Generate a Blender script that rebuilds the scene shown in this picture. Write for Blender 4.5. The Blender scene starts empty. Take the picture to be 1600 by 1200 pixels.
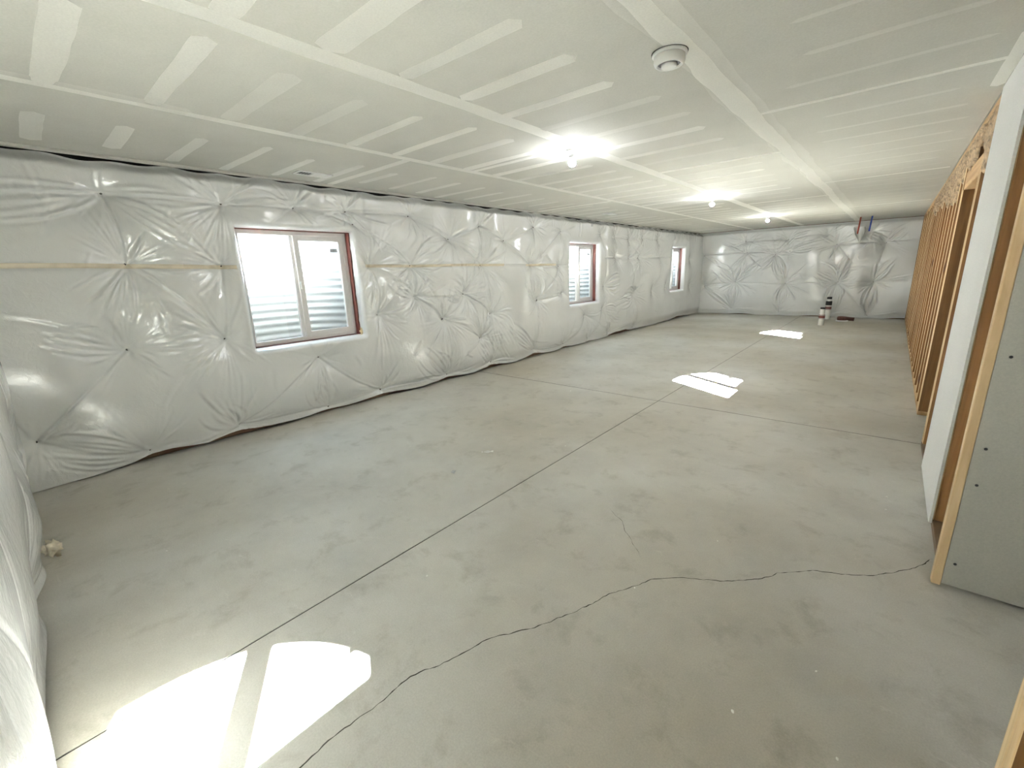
import bpy, bmesh, math, random
import numpy as np
from mathutils import Matrix, Vector

# ------------------------------------------------------------------ camera, world, sun, exposure
S = bpy.context.scene
COL = S.collection
cam_d = bpy.data.cameras.new('camera')
cam = bpy.data.objects.new('camera', cam_d)
COL.objects.link(cam)
cam_d.sensor_fit = 'HORIZONTAL'
cam_d.sensor_width = 36.0
cam_d.lens = 680.37 / 1600 * 36.0
cam_d.clip_start = 0.02
R_ = ((0.76150791, 0.6472521, -0.03421139), (-0.1358012, 0.21093945, 0.96801993), (-0.63376946, 0.73250889, -0.24852967))
cam.matrix_world = Matrix(((R_[0][0], R_[1][0], -R_[2][0], 0.0), (R_[0][1], R_[1][1], -R_[2][1], 0.0),
                           (R_[0][2], R_[1][2], -R_[2][2], 1.5), (0, 0, 0, 1)))
S.camera = cam

world = bpy.data.worlds.new('sky'); S.world = world
world.use_nodes = True
wn = world.node_tree.nodes
wn['Background'].inputs['Color'].default_value = (0.62, 0.80, 1.0, 1)
wn['Background'].inputs['Strength'].default_value = 2.3

sun_d = bpy.data.lights.new('sun', 'SUN'); sun_d.energy = 320.0; sun_d.angle = 0.004
sun_d.color = (0.985, 0.985, 1.0)
sun = bpy.data.objects.new('sun', sun_d); COL.objects.link(sun)
sun.rotation_euler = Vector((1.0, -0.575, -0.532)).to_track_quat('-Z', 'Y').to_euler()
sun.location = (-9, 6, 7)

S.view_settings.view_transform = 'Standard'
S.view_settings.look = 'None'
S.view_settings.gamma = 1.0
S.view_settings.use_curve_mapping = False
S.view_settings.exposure = 1.95
BULB = 255.0            # radiance of the bare bulbs
try:
    S.cycles.use_denoising = True
    S.cycles.max_bounces = 18
    S.cycles.diffuse_bounces = 12
    S.cycles.transparent_max_bounces = 12
    S.cycles.sample_clamp_indirect = 6.0
except Exception:
    pass

rng = np.random.RandomState(7)
rnd = random.Random(5)

# ------------------------------------------------------------------ room numbers (metres)
H = 2.475
XP = -4.815          # plane the plastic is pinned to on the left
YB = 14.93          # far wall
YN = -0.20          # near wall
XR = 0.36           # face of the stud wall
XO = 1.70           # outer side of the hall beyond the stud wall
WIN = [(1.63, 2.81), (7.32, 8.42), (12.44, 13.42)]
WZ0, WZ1 = 0.84, 2.0

# ------------------------------------------------------------------ materials
def mat(name):
    m = bpy.data.materials.new(name); m.use_nodes = True
    nt = m.node_tree
    return m, nt, nt.nodes['Principled BSDF']

def node(nt, t, **kw):
    n = nt.nodes.new(t)
    for k, v in kw.items():
        if k in n.inputs: n.inputs[k].default_value = v
        else: setattr(n, k, v)
    return n

def ramp(nt, stops, fac):
    r = nt.nodes.new('ShaderNodeValToRGB')
    el = r.color_ramp.elements
    while len(el) < len(stops): el.new(0.5)
    for e, (p, c) in zip(el, stops):
        e.position = p; e.color = (*c, 1) if len(c) == 3 else c
    nt.links.new(fac, r.inputs['Fac'])
    return r.outputs['Color']

def coords(nt, scale=(1, 1, 1)):
    g = nt.nodes.new('ShaderNodeNewGeometry')
    mp = nt.nodes.new('ShaderNodeMapping'); mp.inputs['Scale'].default_value = scale
    nt.links.new(g.outputs['Position'], mp.inputs['Vector'])
    return mp.outputs['Vector']

def noise(nt, vec, scale, detail=4, rough=0.55, dist=0.0):
    n = nt.nodes.new('ShaderNodeTexNoise')
    n.inputs['Scale'].default_value = scale; n.inputs['Detail'].default_value = detail
    n.inputs['Roughness'].default_value = rough; n.inputs['Distortion'].default_value = dist
    nt.links.new(vec, n.inputs['Vector'])
    return n.outputs['Fac']

def mixc(nt, fac, a, b, mode='MIX'):
    m = nt.nodes.new('ShaderNodeMix'); m.data_type = 'RGBA'; m.blend_type = mode
    for i, v in ((0, fac), (6, a), (7, b)):
        if hasattr(v, 'links') or isinstance(v, bpy.types.NodeSocket): nt.links.new(v, m.inputs[i])
        elif i == 0: m.inputs[0].default_value = v
        else: m.inputs[i].default_value = (*v, 1)
    return m.outputs[2]

def bump(nt, b, h, strength, dist):
    n = nt.nodes.new('ShaderNodeBump'); n.inputs['Strength'].default_value = strength; n.inputs['Distance'].default_value = dist
    nt.links.new(h, n.inputs['Height']); nt.links.new(n.outputs['Normal'], b.inputs['Normal'])

def simple(name, col, rough=0.5, metal=0.0, var=0.08, scale=30.0):
    m, nt, b = mat(name)
    f = noise(nt, coords(nt), scale, 3)
    c = ramp(nt, [(0.3, [x * (1 - var) for x in col]), (0.7, [min(1, x * (1 + var)) for x in col])], f)
    nt.links.new(c, b.inputs['Base Color'])
    b.inputs['Roughness'].default_value = rough; b.inputs['Metallic'].default_value = metal
    return m

def m_plastic():
    m, nt, b = mat('white_poly_sheeting')
    v = coords(nt)
    big = noise(nt, v, 1.4, 3)
    c = ramp(nt, [(0.3, (0.78, 0.79, 0.785)), (0.7, (0.86, 0.87, 0.865))], big)
    nt.links.new(c, b.inputs['Base Color'])
    b.inputs['Roughness'].default_value = 0.32
    b.inputs['Specular IOR Level'].default_value = 0.85
    b.inputs['Coat Weight'].default_value = 1.0; b.inputs['Coat Roughness'].default_value = 0.13; b.inputs['Coat IOR'].default_value = 1.9
    bump(nt, b, noise(nt, v, 22.0, 5, 0.6, 0.8), 0.35, 0.008); nt.links.new(b.inputs['Normal'].links[0].from_socket, b.inputs['Coat Normal'])
    return m

def m_concrete():
    m, nt, b = mat('bare_concrete')
    v = coords(nt)
    a = ramp(nt, [(0.25, (0.45, 0.435, 0.395)), (0.5, (0.55, 0.535, 0.495)), (0.78, (0.64, 0.625, 0.585))], noise(nt, v, 1.3, 6, 0.66, 0.15))
    bl = ramp(nt, [(0.30, (0.62, 0.60, 0.55)), (0.46, (1, 1, 1)), (0.62, (1, 1, 1)), (0.75, (1.10, 1.10, 1.10))], noise(nt, v, 4.2, 7, 0.68, 0.25))
    c1 = mixc(nt, 0.55, a, bl, 'MULTIPLY')
    sp = ramp(nt, [(0.62, (0, 0, 0)), (0.74, (1, 1, 1))], noise(nt, coords(nt, (1.0, 2.2, 1)), 7.5, 9, 0.72, 0.8))
    spf = nt.nodes.new('ShaderNodeMath'); spf.operation = 'MULTIPLY'; spf.inputs[1].default_value = 0.5
    nt.links.new(sp, spf.inputs[0])
    c2 = mixc(nt, spf.outputs[0], c1, (0.76, 0.745, 0.71))
    st = ramp(nt, [(0.66, (0, 0, 0)), (0.76, (1, 1, 1))], noise(nt, v, 2.3, 5, 0.6, 0.15))
    stf = nt.nodes.new('ShaderNodeMath'); stf.operation = 'MULTIPLY'; stf.inputs[1].default_value = 0.35
    nt.links.new(st, stf.inputs[0])
    c3 = mixc(nt, stf.outputs[0], c2, (0.24, 0.225, 0.17))
    lo_ = ramp(nt, [(0.36, (0.80, 0.765, 0.69)), (0.60, (1.04, 1.045, 1.05))], noise(nt, v, 0.42, 2, 0.5))
    c3 = mixc(nt, 1.0, c3, lo_, 'MULTIPLY')
    gr = ramp(nt, [(0.3, (0.90, 0.90, 0.90)), (0.7, (1.08, 1.08, 1.08))], noise(nt, v, 160, 3, 0.7))
    c4 = mixc(nt, 1.0, c3, gr, 'MULTIPLY')
    nt.links.new(c4, b.inputs['Base Color'])
    r = nt.nodes.new('ShaderNodeMapRange'); r.inputs['To Min'].default_value = 0.36; r.inputs['To Max'].default_value = 0.62
    nt.links.new(noise(nt, v, 2.6, 4), r.inputs['Value']); nt.links.new(r.outputs['Result'], b.inputs['Roughness'])
    bump(nt, b, noise(nt, v, 24.0, 6, 0.65), 0.22, 0.004)
    return m

def m_board(name, c0, c1, bumpy=0.12):
    m, nt, b = mat(name)
    v = coords(nt)
    c = ramp(nt, [(0.3, c0), (0.7, c1)], noise(nt, v, 1.6, 5, 0.6))
    g = ramp(nt, [(0.3, (0.93, 0.93, 0.93)), (0.7, (1.05, 1.05, 1.05))], noise(nt, v, 110, 3, 0.7))
    nt.links.new(mixc(nt, 1.0, c, g, 'MULTIPLY'), b.inputs['Base Color'])
    b.inputs['Roughness'].default_value = 0.85; b.inputs['Specular IOR Level'].default_value = 0.25
    bump(nt, b, noise(nt, v, 130, 3), bumpy, 0.002)
    return m

def m_wood(name, c0, c1, c2, axis=2):
    m, nt, b = mat(name)
    sc = [26.0, 26.0, 26.0]; sc[axis] = 1.3
    v = coords(nt, sc)
    g = noise(nt, v, 1.0, 5, 0.6, 0.8)
    c = ramp(nt, [(0.3, c0), (0.5, c1), (0.72, c2)], g)
    kv = [9.0, 9.0, 9.0]; kv[axis] = 3.2
    k = ramp(nt, [(0.71, (0, 0, 0)), (0.76, (1, 1, 1))], noise(nt, coords(nt, kv), 1.0, 1, 0.3))
    nt.links.new(mixc(nt, k, c, (0.12, 0.05, 0.02)), b.inputs['Base Color'])
    b.inputs['Roughness'].default_value = 0.6
    bump(nt, b, g, 0.15, 0.003)
    return m

def m_glass():
    m = bpy.data.materials.new('window_glass'); m.use_nodes = True
    nt = m.node_tree; nt.nodes.clear()
    o = nt.nodes.new('ShaderNodeOutputMaterial'); mx = nt.nodes.new('ShaderNodeMixShader')
    t = nt.nodes.new('ShaderNodeBsdfTransparent'); t.inputs['Color'].default_value = (0.95, 0.975, 0.97, 1)
    g = nt.nodes.new('ShaderNodeBsdfGlossy'); g.inputs['Roughness'].default_value = 0.02
    lw = nt.nodes.new('ShaderNodeLayerWeight'); lw.inputs['Blend'].default_value = 0.5
    pw = nt.nodes.new('ShaderNodeMath'); pw.operation = 'POWER'; pw.inputs[1].default_value = 5.0
    sc = nt.nodes.new('ShaderNodeMath'); sc.operation = 'MULTIPLY_ADD'; sc.inputs[1].default_value = 0.6; sc.inputs[2].default_value = 0.03
    nt.links.new(lw.outputs['Facing'], pw.inputs[0]); nt.links.new(pw.outputs[0], sc.inputs[0])
    nt.links.new(sc.outputs[0], mx.inputs[0]); nt.links.new(t.outputs[0], mx.inputs[1]); nt.links.new(g.outputs[0], mx.inputs[2])
    nt.links.new(mx.outputs[0], o.inputs[0])
    return m

def m_emit(name, col, s):
    m = bpy.data.materials.new(name); m.use_nodes = True
    nt = m.node_tree; nt.nodes.clear()
    o = nt.nodes.new('ShaderNodeOutputMaterial'); e = nt.nodes.new('ShaderNodeEmission')
    e.inputs['Color'].default_value = (*col, 1); e.inputs['Strength'].default_value = s
    nt.links.new(e.outputs[0], o.inputs[0])
    return m

M = dict(
    plastic=m_plastic(), concrete=m_concrete(), glass=m_glass(),
    board=m_board('ceiling_gypsum_paper', (0.455, 0.452, 0.412), (0.51, 0.507, 0.467)),
    white_board=m_board('white_gypsum_paper', (0.88, 0.88, 0.87), (0.92, 0.92, 0.91), 0.06),
    grey_board=m_board('grey_gypsum_paper', (0.40, 0.395, 0.34), (0.46, 0.455, 0.40)),
    mud=m_board('joint_compound_bright', (0.75, 0.745, 0.70), (0.80, 0.795, 0.75)),
    mud_mid=m_board('joint_compound_medium', (0.635, 0.63, 0.59), (0.69, 0.685, 0.645)),
    mud_faint=m_board('joint_compound_thin', (0.53, 0.525, 0.485), (0.585, 0.58, 0.54)),
    wood=m_wood('pine_shaded_face', (0.13, 0.055, 0.013), (0.19, 0.085, 0.022), (0.26, 0.125, 0.038)),  # brown pine, darkened further to paint in the shade between studs
    wood_edge=m_wood('pine_pale_edge', (0.50, 0.34, 0.17), (0.62, 0.45, 0.25), (0.71, 0.55, 0.34)),  # same pine left pale, to stand out from the shaded faces
    wood_h=m_wood('pine_plate', (0.32, 0.18, 0.07), (0.44, 0.27, 0.12), (0.55, 0.36, 0.18), axis=1),
    dark_wood=m_wood('weathered_sill_wood', (0.10, 0.06, 0.03), (0.16, 0.095, 0.05), (0.23, 0.14, 0.08), axis=1),
    red_wood=m_wood('red_treated_wood', (0.06, 0.014, 0.009), (0.10, 0.022, 0.014), (0.15, 0.04, 0.026)),
    vinyl=simple('white_vinyl', (0.80, 0.78, 0.77), 0.35, 0, 0.02),
    white=simple('white_enamel', (0.80, 0.80, 0.78), 0.4, 0, 0.02),
    black=simple('black_plastic', (0.012, 0.012, 0.012), 0.5, 0, 0.1),
    dark=simple('dark_gap', (0.02, 0.018, 0.016), 0.9, 0, 0.2),
    nail=simple('dark_fastener_cap', (0.10, 0.10, 0.095), 0.5, 0, 0.2),
    zinc=simple('zinc_clamp', (0.6, 0.6, 0.6), 0.35, 0.6, 0.05),
    galv=simple('galvanized_steel', (0.095, 0.106, 0.112), 0.55, 0.1, 0.08, 8),
    gravel=simple('well_gravel', (0.50, 0.44, 0.33), 0.9, 0, 0.35, 60),
    tape=simple('tan_seam_tape', (0.68, 0.61, 0.48), 0.45, 0, 0.08, 12),
    insul=simple('brown_mineral_wool', (0.30, 0.215, 0.135), 0.95, 0, 0.6, 30),
    foam=simple('yellow_spray_foam', (0.78, 0.66, 0.40), 0.8, 0, 0.12),
    fluff=simple('cream_insulation_fluff', (0.78, 0.70, 0.55), 0.9, 0, 0.12),
    paper=simple('white_paper', (0.85, 0.84, 0.80), 0.7, 0, 0.03),
    pvc=simple('white_pvc', (0.82, 0.81, 0.78), 0.35, 0, 0.03),
    maroon=simple('maroon_rubber', (0.15, 0.03, 0.025), 0.5, 0, 0.1),
    rust=simple('rusty_iron', (0.14, 0.06, 0.045), 0.7, 0.2, 0.3),
    red=simple('red_pex', (0.30, 0.04, 0.02), 0.35, 0, 0.05),
    blue=simple('blue_pex', (0.02, 0.05, 0.28), 0.35, 0, 0.05),
    crack=simple('dark_crack', (0.05, 0.045, 0.035), 0.95, 0, 0.2),  # one dark tone for the crack strips and the subgrade
    sticker=simple('grey_label_print', (0.45, 0.47, 0.50), 0.5, 0, 0.1),
    bulb=m_emit('lit_bulb_glass', (0.955, 0.97, 1.0), BULB),
)

# ------------------------------------------------------------------ helpers
def link(name, me, parent=None, m=None):
    o = bpy.data.objects.new(name, me); COL.objects.link(o)
    if m is not None and me is not None and not me.materials: me.materials.append(m)
    if parent is not None: o.parent = parent
    return o

def empty(name, loc=(0, 0, 0), rz=0.0):
    o = bpy.data.objects.new(name, None); COL.objects.link(o)
    o.location = loc; o.rotation_euler = (0, 0, rz); o.empty_display_size = 0.1
    return o

def tag(o, label, cat, group=None):
    o['label'] = label; o['category'] = cat
    if group: o['group'] = group
    return o

def structure(o, label=None):
    o['kind'] = 'structure'
    if label: o['label'] = label
    return o

def fin(bm, name, m, parent=None, smooth=False):
    me = bpy.data.meshes.new(name); bmesh.ops.recalc_face_normals(bm, faces=bm.faces); bm.to_mesh(me); bm.free()
    if smooth: me.polygons.foreach_set('use_smooth', [True] * len(me.polygons))
    return link(name, me, parent, m)

def box(bm, x0, x1, y0, y1, z0, z1):
    v = [bm.verts.new(p) for p in ((x0, y0, z0), (x1, y0, z0), (x1, y1, z0), (x0, y1, z0), (x0, y0, z1), (x1, y0, z1), (x1, y1, z1), (x0, y1, z1))]
    return [bm.faces.new([v[i] for i in f]) for f in ((3, 2, 1, 0), (4, 5, 6, 7), (0, 1, 5, 4), (1, 2, 6, 5), (2, 3, 7, 6), (3, 0, 4, 7))]

def bevel(bm, w, seg=1):
    bmesh.ops.bevel(bm, geom=list(bm.edges), offset=w, segments=seg, affect='EDGES', profile=0.5)

def boxo(name, m, parent, x0, x1, y0, y1, z0, z1, bev=0.0):
    bm = bmesh.new(); box(bm, x0, x1, y0, y1, z0, z1)
    if bev: bevel(bm, bev)
    return fin(bm, name, m, parent)

def lathe(bm, prof, n=24, c=(0, 0, 0), cap=True):
    rings = []
    for r, z in prof:
        rings.append([bm.verts.new((c[0] + r * math.cos(2 * math.pi * i / n), c[1] + r * math.sin(2 * math.pi * i / n), c[2] + z)) for i in range(n)])
    for a, b in zip(rings, rings[1:]):
        for i in range(n):
            bm.faces.new((a[i], a[(i + 1) % n], b[(i + 1) % n], b[i]))
    if cap:
        bm.faces.new(rings[0][::-1]); bm.faces.new(rings[-1])

def copy_tree(o, parent=None):
    c = o.copy(); COL.objects.link(c); c.parent = parent
    for ch in list(o.children): copy_tree(ch, c)
    return c

def grid_mesh(name, P, keep=None):
    """P: (n, m, 3) array of points -> mesh of quads; keep: (n-1, m-1) bool."""
    n, m_, _ = P.shape
    idx = np.arange(n * m_).reshape(n, m_)
    q = np.stack([idx[:-1, :-1], idx[1:, :-1], idx[1:, 1:], idx[:-1, 1:]], -1)
    q = q[keep] if keep is not None else q.reshape(-1, 4)
    used = np.zeros(n * m_, bool); used[q.ravel()] = True
    remap = np.cumsum(used) - 1
    co = P.reshape(-1, 3)[used]; q = remap[q]
    me = bpy.data.meshes.new(name)
    me.vertices.add(len(co)); me.vertices.foreach_set('co', co.astype(np.float32).ravel())
    me.loops.add(q.size); me.loops.foreach_set('vertex_index', q.astype(np.int32).ravel())
    me.polygons.add(len(q)); me.polygons.foreach_set('loop_start', np.arange(0, q.size, 4, dtype=np.int32))
    try: me.polygons.foreach_set('loop_total', np.full(len(q), 4, dtype=np.int32))
    except Exception: pass
    me.update(calc_edges=True); me.validate()
    me.polygons.foreach_set('use_smooth', np.ones(len(q), bool))
    return me

def sstep(a, b, x):
    t = np.clip((x - a) / (b - a), 0, 1); return t * t * (3 - 2 * t)

# ------------------------------------------------------------------ quilted plastic: a real height field pulled in at the pins
def quilt(u, v, pins, seams, A, seed, star=1.0, folds=(9, 16), fans=()):
    r = np.random.RandomState(seed)
    U, V = np.meshgrid(u, v, indexing='ij')
    d = np.full(U.shape, 9.0)
    k = 0.06
    acc = np.zeros(U.shape)
    for pu, pv in pins:
        acc += np.exp(-np.hypot(U - pu, V - pv) / k)
    d = -k * np.log(acc + 1e-12)
    d = np.clip(d, 0, 2)
    h = A * (1 - np.exp(-(d / 0.26) ** 1.15))
    # slow swell of the batts behind the sheet
    for _ in range(14):
        a, b = r.uniform(0.6, 3.2), r.uniform(0.6, 3.0)
        h += 0.006 * np.sin(a * U * 2 + r.uniform(0, 6.3)) * np.sin(b * V * 2 + r.uniform(0, 6.3))

    def window(u0, u1, v0, v1):
        i0, i1 = np.searchsorted(u, [u0, u1]); j0, j1 = np.searchsorted(v, [v0, v1])
        return slice(max(i0 - 1, 0), i1 + 1), slice(max(j0 - 1, 0), j1 + 1)

    def seg(p, q, w, a, sharp=0.0, bow=0.0, taper=True):
        (x0, y0), (x1, y1) = p, q
        L = math.hypot(x1 - x0, y1 - y0)
        if L < 1e-3: return
        m_ = 4 * w + abs(bow)
        s = window(min(x0, x1) - m_, max(x0, x1) + m_, min(y0, y1) - m_, max(y0, y1) + m_)
        if h[s].size == 0: return
        t = ((U[s] - x0) * (x1 - x0) + (V[s] - y0) * (y1 - y0)) / (L * L)
        n = ((U[s] - x0) * -(y1 - y0) + (V[s] - y0) * (x1 - x0)) / L
        tc = np.clip(t, 0, 1)
        n = n - bow * 4 * tc * (1 - tc)
        env = np.sin(np.pi * np.clip(t, 0.0, 1.0)) ** 0.6 if taper else ((t > 0) & (t < 1)) * (1 - 0.35 * np.sin(np.pi * tc))
        prof = np.exp(-(n / w) ** 2)
        if sharp: prof = prof - sharp * np.exp(-((n - 1.5 * w) / (1.1 * w)) ** 2)
        h[s] += a * env * prof

    # tension creases between neighbouring pins
    pl = list(pins); done = set()
    for i, p in enumerate(pl):
        near = sorted(range(len(pl)), key=lambda j: math.hypot(pl[j][0] - p[0], pl[j][1] - p[1]))[1:6]
        for j in near:
            q = pl[j]; D = math.hypot(q[0] - p[0], q[1] - p[1])
            if D > 1.15 or D < 0.12 or (min(i, j), max(i, j)) in done: continue
            done.add((min(i, j), max(i, j)))
            if r.rand() > 0.62: continue
            b = r.uniform(-0.06, 0.06) * D
            seg(p, q, 0.045, -0.018, bow=b, taper=False)
            seg(p, q, r.uniform(0.009, 0.014), -r.uniform(0.007, 0.014), sharp=0.9, bow=b, taper=False)
    for p, q in seams:
        seg(p, q, 0.03, -0.014, taper=False)
        seg(p, q, 0.010, -0.012, sharp=0.8, taper=False)
    for p, q, spread, n_, amp in fans:
        L_ = math.hypot(q[0] - p[0], q[1] - p[1])
        for k_ in range(n_):
            t_ = (k_ / max(1, n_ - 1) - 0.5) * 2
            e = (q[0] - (q[1] - p[1]) / L_ * spread * t_ * 0.6 + r.uniform(-0.03, 0.03), q[1] + (q[0] - p[0]) / L_ * spread * t_ * 0.6)
            f_ = r.uniform(0.6, 1.0)
            e = (p[0] + (e[0] - p[0]) * f_, p[1] + (e[1] - p[1]) * f_)
            seg(p, e, r.uniform(0.012, 0.022), amp * r.uniform(0.6, 1.2), sharp=0.9, bow=spread * t_ * 0.35)
    # star folds round each pin
    for pu, pv in pl:
        st = star * r.choice([0.35, 0.7, 1.0, 1.3, 1.5])
        Rr = r.uniform(0.20, 0.42)
        s = window(pu - 2.2 * Rr, pu + 2.2 * Rr, pv - 2.2 * Rr, pv + 2.2 * Rr)
        if h[s].size:
            du, dv = U[s] - pu, V[s] - pv
            rr = np.hypot(du, dv); th = np.arctan2(dv, du)
            g = np.zeros(rr.shape)
            for _ in range(7):
                f = r.randint(16, 52); g += r.uniform(0.4, 1) * np.sin(f * th + r.uniform(0, 6.3) + 1.5 * np.sin(2 * th + r.uniform(0, 6)))
            mask = 0.5 + 0.5 * np.sin(r.randint(1, 4) * th + r.uniform(0, 6.3)); mask *= 0.6 + 0.4 * np.sin(5 * th + r.uniform(0, 6.3))
            x = rr / Rr
            h[s] += st * 0.0034 * g * np.clip(mask, 0, 1) * x * np.exp(-1.3 * x * x) * 2.2
        for _ in range(r.randint(*folds)):
            th = r.uniform(0, 2 * math.pi); L = r.uniform(0.14, 0.5) * (0.6 + 0.4 * st)
            r0 = r.uniform(0.0, 0.06)
            p = (pu + r0 * math.cos(th), pv + r0 * math.sin(th)); q = (pu + (r0 + L) * math.cos(th), pv + (r0 + L) * math.sin(th))
            seg(p, q, r.uniform(0.010, 0.018), r.uniform(0.005, 0.012) * (0.5 + 0.5 * st), sharp=0.7, bow=r.uniform(-0.03, 0.03))
    # stray slack wrinkles
    for _ in range(int(9 * (u[-1] - u[0]))):
        pu, pv = r.uniform(u[0], u[-1]), r.uniform(v[0] + 0.1, v[-1] - 0.1)
        th = r.uniform(0, math.pi); L = r.uniform(0.1, 0.4)
        seg((pu, pv), (pu + L * math.cos(th), pv + L * math.sin(th)), r.uniform(0.012, 0.03), r.uniform(0.003, 0.008), sharp=0.6, bow=r.uniform(-0.04, 0.04))
    return h, seg

def bilinear(u, v, F, pu, pv):
    i = int(np.clip(np.searchsorted(u, pu) - 1, 0, len(u) - 2)); j = int(np.clip(np.searchsorted(v, pv) - 1, 0, len(v) - 2))
    a = (pu - u[i]) / (u[i + 1] - u[i]); b = (pv - v[j]) / (v[j + 1] - v[j])
    return ((1 - a) * (1 - b) * F[i, j] + a * (1 - b) * F[i + 1, j] + (1 - a) * b * F[i, j + 1] + a * b * F[i + 1, j + 1])

# ---- left wall
LPINS = [(0.73, 2.21), (1.55, 2.2), (0.77, 1.67), (1.46, 1.65), (0.65, 0.98), (1.38, 0.97), (1.35, 0.06), (-0.01, 0.36), (0.63, 0.04),
         (2.22, 2.22), (2.81, 2.23), (2.86, 2.09), (3.02, 1.63), (3.06, 1.04), (2.25, 0.65), (3.68, 2.24), (4.34, 1.98), (4.95, 2.18),
         (5.49, 1.99), (6.29, 2.24), (3.65, 1.63), (4.96, 1.62), (6.17, 1.61), (7.07, 1.58), (3.66, 1.23), (4.57, 1.21), (4.12, 0.88),
         (5.12, 0.86), (6.31, 1.0), (6.21, 0.07), (5.06, 0.05), (4.86, 0.51), (7.17, 0.06), (4.11, 0.04), (8.78, 1.13), (8.72, 0.64),
         (10.17, 0.87), (9.25, 2.19), (9.98, 2.11), (10.67, 2.23), (9.26, 1.74), (9.99, 1.74), (10.5, 1.74), (11.77, 1.75), (7.15, 1.09),
         (7.99, 0.58), (11.32, 0.9), (3.0, 0.06), (2.29, 0.03), (8.1, 0.06), (9.0, 0.06), (11.6, 2.2), (12.2, 0.95), (14.0, 1.7), (14.1, 0.9), (10.3, 0.06), (7.1, 2.2), (8.5, 2.2)]
u = [-0.25]
while u[-1] < YB - 0.02: u.append(u[-1] + 0.0075 + 0.0010 * max(u[-1], 0))
u = np.array(u); u[-1] = YB - 0.02
for a, b in WIN:
    for e in (a, b): u[np.argmin(abs(u - e))] = e
v = np.linspace(0.0, H - 0.02, 246)
for e in (WZ0, WZ1): v[np.argmin(abs(v - e))] = e
lseams = [((-0.2, 1.655), (1.60, 1.645)), ((2.9, 1.63), (7.25, 1.60)), ((8.6, 1.74), (12.35, 1.75)), ((-0.2, 2.12), (0.7, 2.2)), ((0.75, 2.2), (1.6, 2.19)), ((1.6, 2.2), (3.68, 2.24)),
          ((3.68, 2.24), (4.34, 1.98)), ((4.34, 1.98), (4.95, 2.18)), ((4.95, 2.18), (5.49, 1.99)), ((5.49, 1.99), (6.29, 2.24)), ((3.66, 1.23), (4.12, 0.88)), ((4.57, 1.21), (5.12, 0.86)), ((9.25, 2.19), (9.98, 2.11))]
lfans = [((5.12, 0.86), (5.6, 0.1), 0.45, 9, 0.012), ((5.06, 0.05), (4.75, 0.62), 0.25, 6, 0.012), ((4.12, 0.88), (4.11, 0.04), 0.25, 4, 0.011), ((4.11, 0.04), (3.6, 0.55), 0.4, 7, 0.012),
         ((0.63, 0.04), (0.0, 0.32), 0.22, 7, 0.010), ((0.65, 0.98), (0.0, 1.25), 0.15, 4, 0.010), ((0.65, 0.98), (1.38, 1.0), 0.10, 3, 0.008), ((0.73, 2.21), (-0.2, 2.0), 0.2, 5, 0.012), ((0.73, 2.21), (1.35, 1.75), 0.12, 4, 0.009), ((0.73, 2.21), (1.5, 2.18), 0.12, 4, 0.008),
         ((6.21, 0.07), (5.3, 0.75), 0.2, 5, 0.011), ((6.31, 1.0), (6.1, 1.55), 0.4, 8, 0.012), ((6.17, 1.61), (6.3, 2.0), 0.4, 7, 0.011), ((3.66, 1.23), (3.2, 1.55), 0.2, 5, 0.009), ((4.57, 1.21), (4.1, 1.4), 0.3, 6, 0.010), ((4.57, 1.21), (5.0, 1.3), 0.3, 6, 0.008),
         ((3.65, 1.63), (4.2, 1.85), 0.3, 6, 0.010), ((10.17, 0.87), (9.4, 1.0), 0.3, 6, 0.014), ((10.17, 0.87), (8.9, 0.64), 0.3, 5, 0.012), ((8.72, 0.64), (9.5, 0.4), 0.3, 6, 0.014), ((8.78, 1.13), (9.3, 1.2), 0.3, 6, 0.014), ((7.15, 1.09), (6.7, 1.5), 0.3, 6, 0.012), ((2.29, 0.03), (2.1, 0.5), 0.3, 5, 0.009), ((1.35, 0.06), (1.15, 0.4), 0.25, 5, 0.009)]
hL, segL = quilt(u, v, LPINS, lseams, 0.135, 11, 1.0, (9, 16), lfans)
# pleats hanging from the top plate, most of them beyond the second window
for yy in list(np.arange(7.7, 14.6, 0.33)) + [0.3, 1.25, 1.62, 2.5, 3.1, 3.9, 4.6, 5.2, 6.0, 6.7]:
    yy += rng.uniform(-0.12, 0.12); L = rng.uniform(0.12, 0.42)
    segL((yy, H), (yy + rng.uniform(-0.07, 0.07), H - L), rng.uniform(0.012, 0.024), -rng.uniform(0.016, 0.034) * (1 if yy > 7 else 0.4), sharp=0.6, bow=rng.uniform(-0.02, 0.02), taper=False)
U, V = np.meshgrid(u, v, indexing='ij')
top_in = sstep(0.0, 0.09, (H - 0.02) - V)
hL *= 0.25 + 0.75 * top_in
hL *= 0.62 + 0.38 * sstep(0.0, 0.22, V)
keep = np.ones((len(u) - 1, len(v) - 1), bool)
for a, b in WIN:      # the sheet turns back into each window opening
    dx = np.maximum(np.maximum(a - U, U - b), 0); dz = np.maximum(np.maximum(WZ0 - V, V - WZ1), 0)
    dd = np.hypot(dx, dz)
    f = np.sqrt(np.clip(1 - (1 - np.clip(dd / 0.06, 0, 1)) ** 2, 0, 1))
    wn_ = 0.75 * (1 - sstep(0.0, 0.28, dd)); hL = hL * (1 - wn_) + 0.072 * wn_
    hL = hL * f + (-0.03) * (1 - f)
    uc, vc = (u[:-1] + u[1:]) / 2, (v[:-1] + v[1:]) / 2
    keep &= ~(((uc > a) & (uc < b))[:, None] & ((vc > WZ0) & (vc < WZ1))[None, :])
Xs = XP + np.clip(hL, -0.05, 0.19)
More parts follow.
